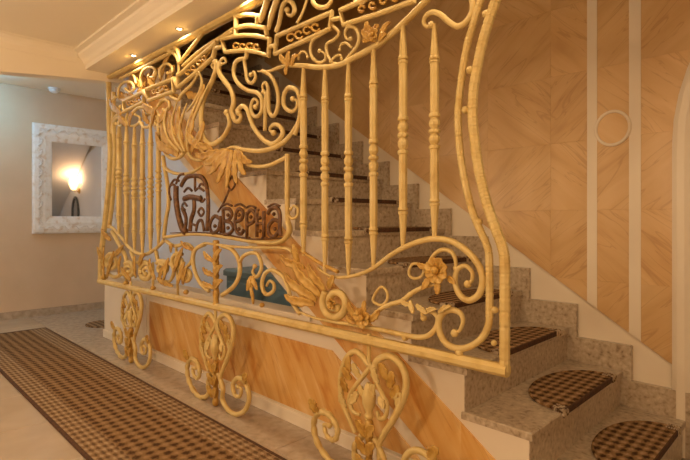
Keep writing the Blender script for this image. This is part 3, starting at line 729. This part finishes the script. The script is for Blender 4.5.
# --- three scrolled feet
X3 = at(369, 345)[0]; X2f = at(215.5, 315)[0]; X1f = at(131, 295)[0]
ZR = at(369, 345)[1]
def loc3(px, py): q = at(px, py); return (q[0]-X3, q[1])
def loc2(px, py): q = at(px, py); return (q[0]-X2f, q[1])
LY = [([(369,366),(362,356),(354,351.5),(345,361),(340.4,381.7),(343,402.6),(350,421),(355,433)], .028),
      ([(374,372),(377,361),(388.6,356),(400,363.5),(406,379),(404,397),(394,418),(384,434),(379.5,444),(379,460)], .031),
      ([(372,364),(365,374),(357,384),(349.5,397),(352,410),(360,415)], .022),
      ([(371,366),(375,378),(381,392),(387,405),(385,417),(379,418.5),(377,411)], .022)]
RS = [(218,367),(223,382),(222.6,393.7),(228.6,404),(237,408),(246,402.5),(249,389),(245,375.5),(238,371.5),(233,378),(234.6,388),(239.5,390),(241.5,383),(238,380)]
def rs(i): q = loc2(*RS[i]); return q
def foot(xc):
    root = mesh('foot', sweep([(xc, ZR+.05), (xc, ZR-.05), (xc, ZR-.10)], YS, .020, .020, n=8), M['iron'], scr, True)
    for P, wd in LY:
        mesh('foot_scroll', sweep([(xc+q[0], q[1]) for q in (loc3(*p) for p in P)], YS, wd, wd, (1, .7), 8), M['iron'], root, True)
    zb = min(rs(i)[1] for i in range(len(RS)))
    for sg in (1, -1):
        P = [(xc+sg*rs(i)[0], rs(i)[1]-zb+.013) for i in range(len(RS))]
        mesh('foot_scroll', sweep(P, YS, .029, .029, (1, .6), 8, beads=(22 if sg < 0 else 0), sub=8), M['iron'], root, True)
        e = P[-1]; mesh('scroll_eye', ball((e[0], YS, e[1]), .014, 8, 6), M['iron'], root, True)
        mesh('leaf', leafgeo((P[7][0], P[7][1]), (P[7][0]+sg*.05, P[7][1]+.06), .05, .1*sg, 3, YS-.01, .015), M['gold'], root, True)
    za = loc3(365, 402)[1]
    mesh('vase', lathe([(.012, .09), (.022, .07), (.032, .03), (.030, .0), (.014, -.04), (.020, -.05), (.020, -.06), (.012, -.07)], (xc, YS, za), 10), M['iron'], root, True)
    z1 = za-.07
    mesh('stem', sweep([(xc, z1), (xc, z1*.5+.01), (xc, .002)], YS, .036, .036, (1, 1), 8, beads=5, sub=14), M['gold'], root, True)
    for i in range(3):
        zz = z1*(.85-.27*i)
        for sg in (1, -1): mesh('leaf', leafgeo((xc, zz-.03), (xc+sg*.055, zz+.035), .045, .1*sg, 3, YS-.016, .015), M['gold'], root, True)
    for q, t in (((349,372),(352,356)),((351,380),(346,366)),((347,392),(345,376))):
        A, B = loc3(*q), loc3(*t); mesh('leaf', leafgeo((xc+A[0], A[1]), (xc+B[0], B[1]), .04, .1, 3, YS-.004, .012), M['gold'], root, True)
    for q, t in FOOT_LEAVES:
        A, B = loc3(*q), loc3(*t); mesh('leaf', leafgeo((xc+A[0], A[1]), (xc+B[0], B[1]), .038, .1, 3, YS-.004, .012), M['iron'], root, True)
    for q, t in (((388,380),(382,362)),((390,388),(394,370)),((392,398),(400,384))):
        A, B = loc3(*q), loc3(*t); mesh('leaf', leafgeo((xc+A[0], A[1]), (xc+B[0], B[1]), .045, -.1, 3, YS-.004, .012), M['gold'], root, True)
FOOT_LEAVES = (((360,378),(356,362)),((378,384),(376,366)),((358,392),(352,402)),((380,396),(386,408)),((346,408),(343,392)),((398,408),(403,392)),((366,398),(362,384)),((372,398),(377,384)))
for xc in (X1f, X2f, X3): foot(xc)

# ================================================================== MIRROR and other things
mr = empty('wall_mirror', (XF, 2.0, 1.65)); tag(mr, 'large mirror in a carved distressed-white frame on the far tan wall', 'mirror')
MY0, MY1, MZ0, MZ1, FWD = 1.53, 2.52, .985, 2.31, .21
pr = [(0, .0), (0, .03), (.02, .045), (.06, .05), (.09, .038), (.13, .04), (.17, .028), (.20, .02), (.21, .012), (.21, .0)]
def frame_side(a, b, inward):            # a->b outer corners (y,z); mitred
    V, Fc = [], []; n = len(pr)
    ta = Vector((b[0]-a[0], b[1]-a[1])).normalized()
    for t, hgt in pr:
        pa = (a[0]+ta.x*t+inward[0]*t, a[1]+ta.y*t+inward[1]*t); pb = (b[0]-ta.x*t+inward[0]*t, b[1]-ta.y*t+inward[1]*t)
        V += [(XF+hgt+.001, pa[0], pa[1]), (XF+hgt+.001, pb[0], pb[1])]
    for i in range(n): j = (i+1) % n; Fc.append((2*i, 2*i+1, 2*j+1, 2*j))
    Fc += [tuple(2*i for i in range(n)), tuple(2*i+1 for i in range(n-1, -1, -1))]
    return V, Fc
cr = [(MY0, MZ0), (MY1, MZ0), (MY1, MZ1), (MY0, MZ1)]
for i, inw in enumerate(((0, 1), (-1, 0), (0, -1), (1, 0))):
    mesh('frame_side', frame_side(cr[i], cr[(i+1) % 4], inw), M['mirframe'], mr)
mesh('glass', box(XF+.002, XF+.012, MY0+.2, MY1-.2, MZ0+.2, MZ1-.2), M['mirror'], mr)
def carve(y, z, vert):
    pts = [(.0+.06*math.sin(t*.9)*0, 0)]
    P = [(t*.012-.06, .022*math.sin(t*.75)) for t in range(11)]
    V = []
    S = catmull(P, 3)
    g = tube3([(XF+.048, y+(p[1] if vert else p[0]), z+(p[0] if vert else p[1])) for p in S], .009, 6)
    return g
i = 0
yy = MY0+.12
while yy < MY1-.05:
    for z in (MZ0+.075, MZ1-.075): mesh('carving', carve(yy, z, False), M['mirframe'], mr, True)
    yy += .125
zz = MZ0+.16
while zz < MZ1-.12:
    for y in (MY0+.075, MY1-.075): mesh('carving', carve(y, zz, True), M['mirframe'], mr, True)
    zz += .125

# soffit downlights
def spot(loc, power, col=WARM, angle=150, rad=.04):
    l = bpy.data.lights.new('lamp_beam', 'SPOT'); l.energy = power; l.color = col; l.spot_size = math.radians(angle); l.spot_blend = .6; l.shadow_soft_size = rad
    o = bpy.data.objects.new('lamp_beam', l); COL.objects.link(o); o.location = loc
    return o
def downlight(x, y, z, label, power, grp):
    r = empty('downlight', (x, y, z)); tag(r, label, 'light', grp)
    mesh('bezel', lathe([(.014, 0), (.026, 0), (.026, -.004), (.022, -.007), (.014, -.003)], (x, y, z), 20), M['chrome'], r, True)
    mesh('lens', lathe([(.001, -.001), (.014, -.001), (.014, -.004), (.001, -.005)], (x, y, z), 16), M['lens'], r)
    if power:
        s = spot((x, y, z-.03), power); s.parent = r; s.matrix_parent_inverse = mw(r).inverted()
over = {-2.35: 'the screen lettering', -1.60: 'the middle balusters', -.85: 'the right end of the screen', -.10: 'the lowest stair step'}
names = {-3.85: 'small recessed downlight in the beam, left one of the two in view', -3.10: 'small recessed downlight in the beam, right one of the two in view'}
for x in (-3.85, -3.10, -2.35, -1.60, -.85, -.10):
    downlight(x, 1.545, ZSOF, names.get(x, 'recessed beam downlight above the view, over ' + over.get(x, '')), SOFFIT_W, 'downlights along the beam')
downlight(-6.02, 1.885, ZFAR, 'small lit downlight in the far room ceiling near the screen', 4, 'far room lights')
downlight(-5.9, .2, ZFAR, 'recessed far room downlight left of the view', 12, 'far room lights')
sd = empty('smoke_detector', (-6.62, 1.72, ZFAR)); tag(sd, 'white round detector on the far room ceiling above the mirror', 'detector')
mesh('base', lathe([(.001, 0), (.065, 0), (.065, -.02), (.001, -.02)], (-6.62, 1.72, ZFAR), 20), M['plastic'], sd)
mesh('cap', lathe([(.055, -.02), (.05, -.04), (.03, -.055), (.001, -.056)], (-6.62, 1.72, ZFAR), 20), M['plastic'], sd, True)
fl2 = empty('ceiling_lamp', (-6.25, .92, ZFAR)); tag(fl2, 'cool white round ceiling lamp of the far room, left of the view', 'lamp')
mesh('plate', lathe([(.001, 0), (.12, 0), (.12, -.02), (.001, -.02)], (-6.25, .92, ZFAR), 20), M['plastic'], fl2)
mesh('shade', ball((-6.25, .92, ZFAR-.055), .10, 20, 10, (1, 1, .4)), M['cool'], fl2, True)
# unseen fill globes on rods, added to brighten the hall and its ceiling
for j, (x, y) in enumerate(((-1.4, -1.1), (.9, -.9), (-3.7, -1.1))):
    r = empty('fill_pendant', (x, y, ZCEIL)); tag(r, 'added unseen opal fill globe hung in the hall, ' + ('middle one', 'nearest the right wall', 'nearest the arch')[j], 'lamp', 'added hall fill globes')
    mesh('rod', lathe([(.05, 0), (.05, -.02), (.008, -.03), (.008, -.80), (.04, -.81), (.04, -.84)], (x, y, ZCEIL), 12), M['chrome'], r, True)
    mesh('globe', ball((x, y, ZCEIL-.97), .14, 20, 12), M['globe'], r, True)
# wall sconce under the stairs (seen in the mirror)
sx, sz = -4.15, 1.72
r = empty('wall_sconce', (sx, YW-.04, sz)); tag(r, 'glowing wall sconce under the stairs, seen reflected in the mirror', 'lamp')
mesh('backplate', lathe([(.05, 0), (.05, -.012), (.02, -.02)], (sx, YW-.036, sz-.06), 16, 'y'), M['gold'], r, True)
mesh('arm', tube3([(sx, YW-.05, sz-.06), (sx, YW-.10, sz-.08), (sx, YW-.13, sz-.05)], .008), M['gold'], r, True)
mesh('shade', lathe([(.03, -.05), (.05, -.02), (.075, .05), (.085, .09), (.07, .088), (.03, -.03)], (sx, YW-.13, sz), 16), M['sconce'], r, True)
l = bpy.data.lights.new('sconce_bulb', 'POINT'); l.energy = SCONCE_W; l.color = (1, .66, .34); l.shadow_soft_size = .06
lo = bpy.data.objects.new('sconce_bulb', l); COL.objects.link(lo); lo.location = (sx, YW-.13, sz+.12); lo.parent = r; lo.matrix_parent_inverse = mw(r).inverted()
# dark oval mirror on the pale wall (seen in the mirror)
r = empty('oval_mirror', (-4.0, YW-.04, 1.2)); tag(r, 'dark framed oval mirror below the stairs, seen reflected beneath the sconce', 'mirror')
ov = [(-3.98+.17*math.cos(2*math.pi*i/28), 1.27+.28*math.sin(2*math.pi*i/28)) for i in range(28)]
mesh('frame', sweep(ov, YW-.055, .05, .03, closed=True, smoothp=False), M['dark'], r, True)
mesh('glass', tile_xz(ov, YW-.05, YW-.037, .002), M['mirror'], r)
# teal chest under the stairs
r = empty('storage_chest', (-3.0, 2.4, 0)); tag(r, 'teal blue chest in the space under the stairs, seen through the screen', 'chest')
mesh('body', bevbox(-3.5, -2.45, 2.15, 2.72, 0, .70, .004), M['teal'], r)
mesh('lid', bevbox(-3.52, -2.43, 2.13, 2.74, .704, .76, .015), M['teal'], r)
for a, c in ((-3.46, -3.0), (-2.95, -2.49)): mesh('door_panel', tile_xz([(a, .06), (c, .06), (c, .66), (a, .66)], 2.138, 2.151, .006), M['teal'], r)
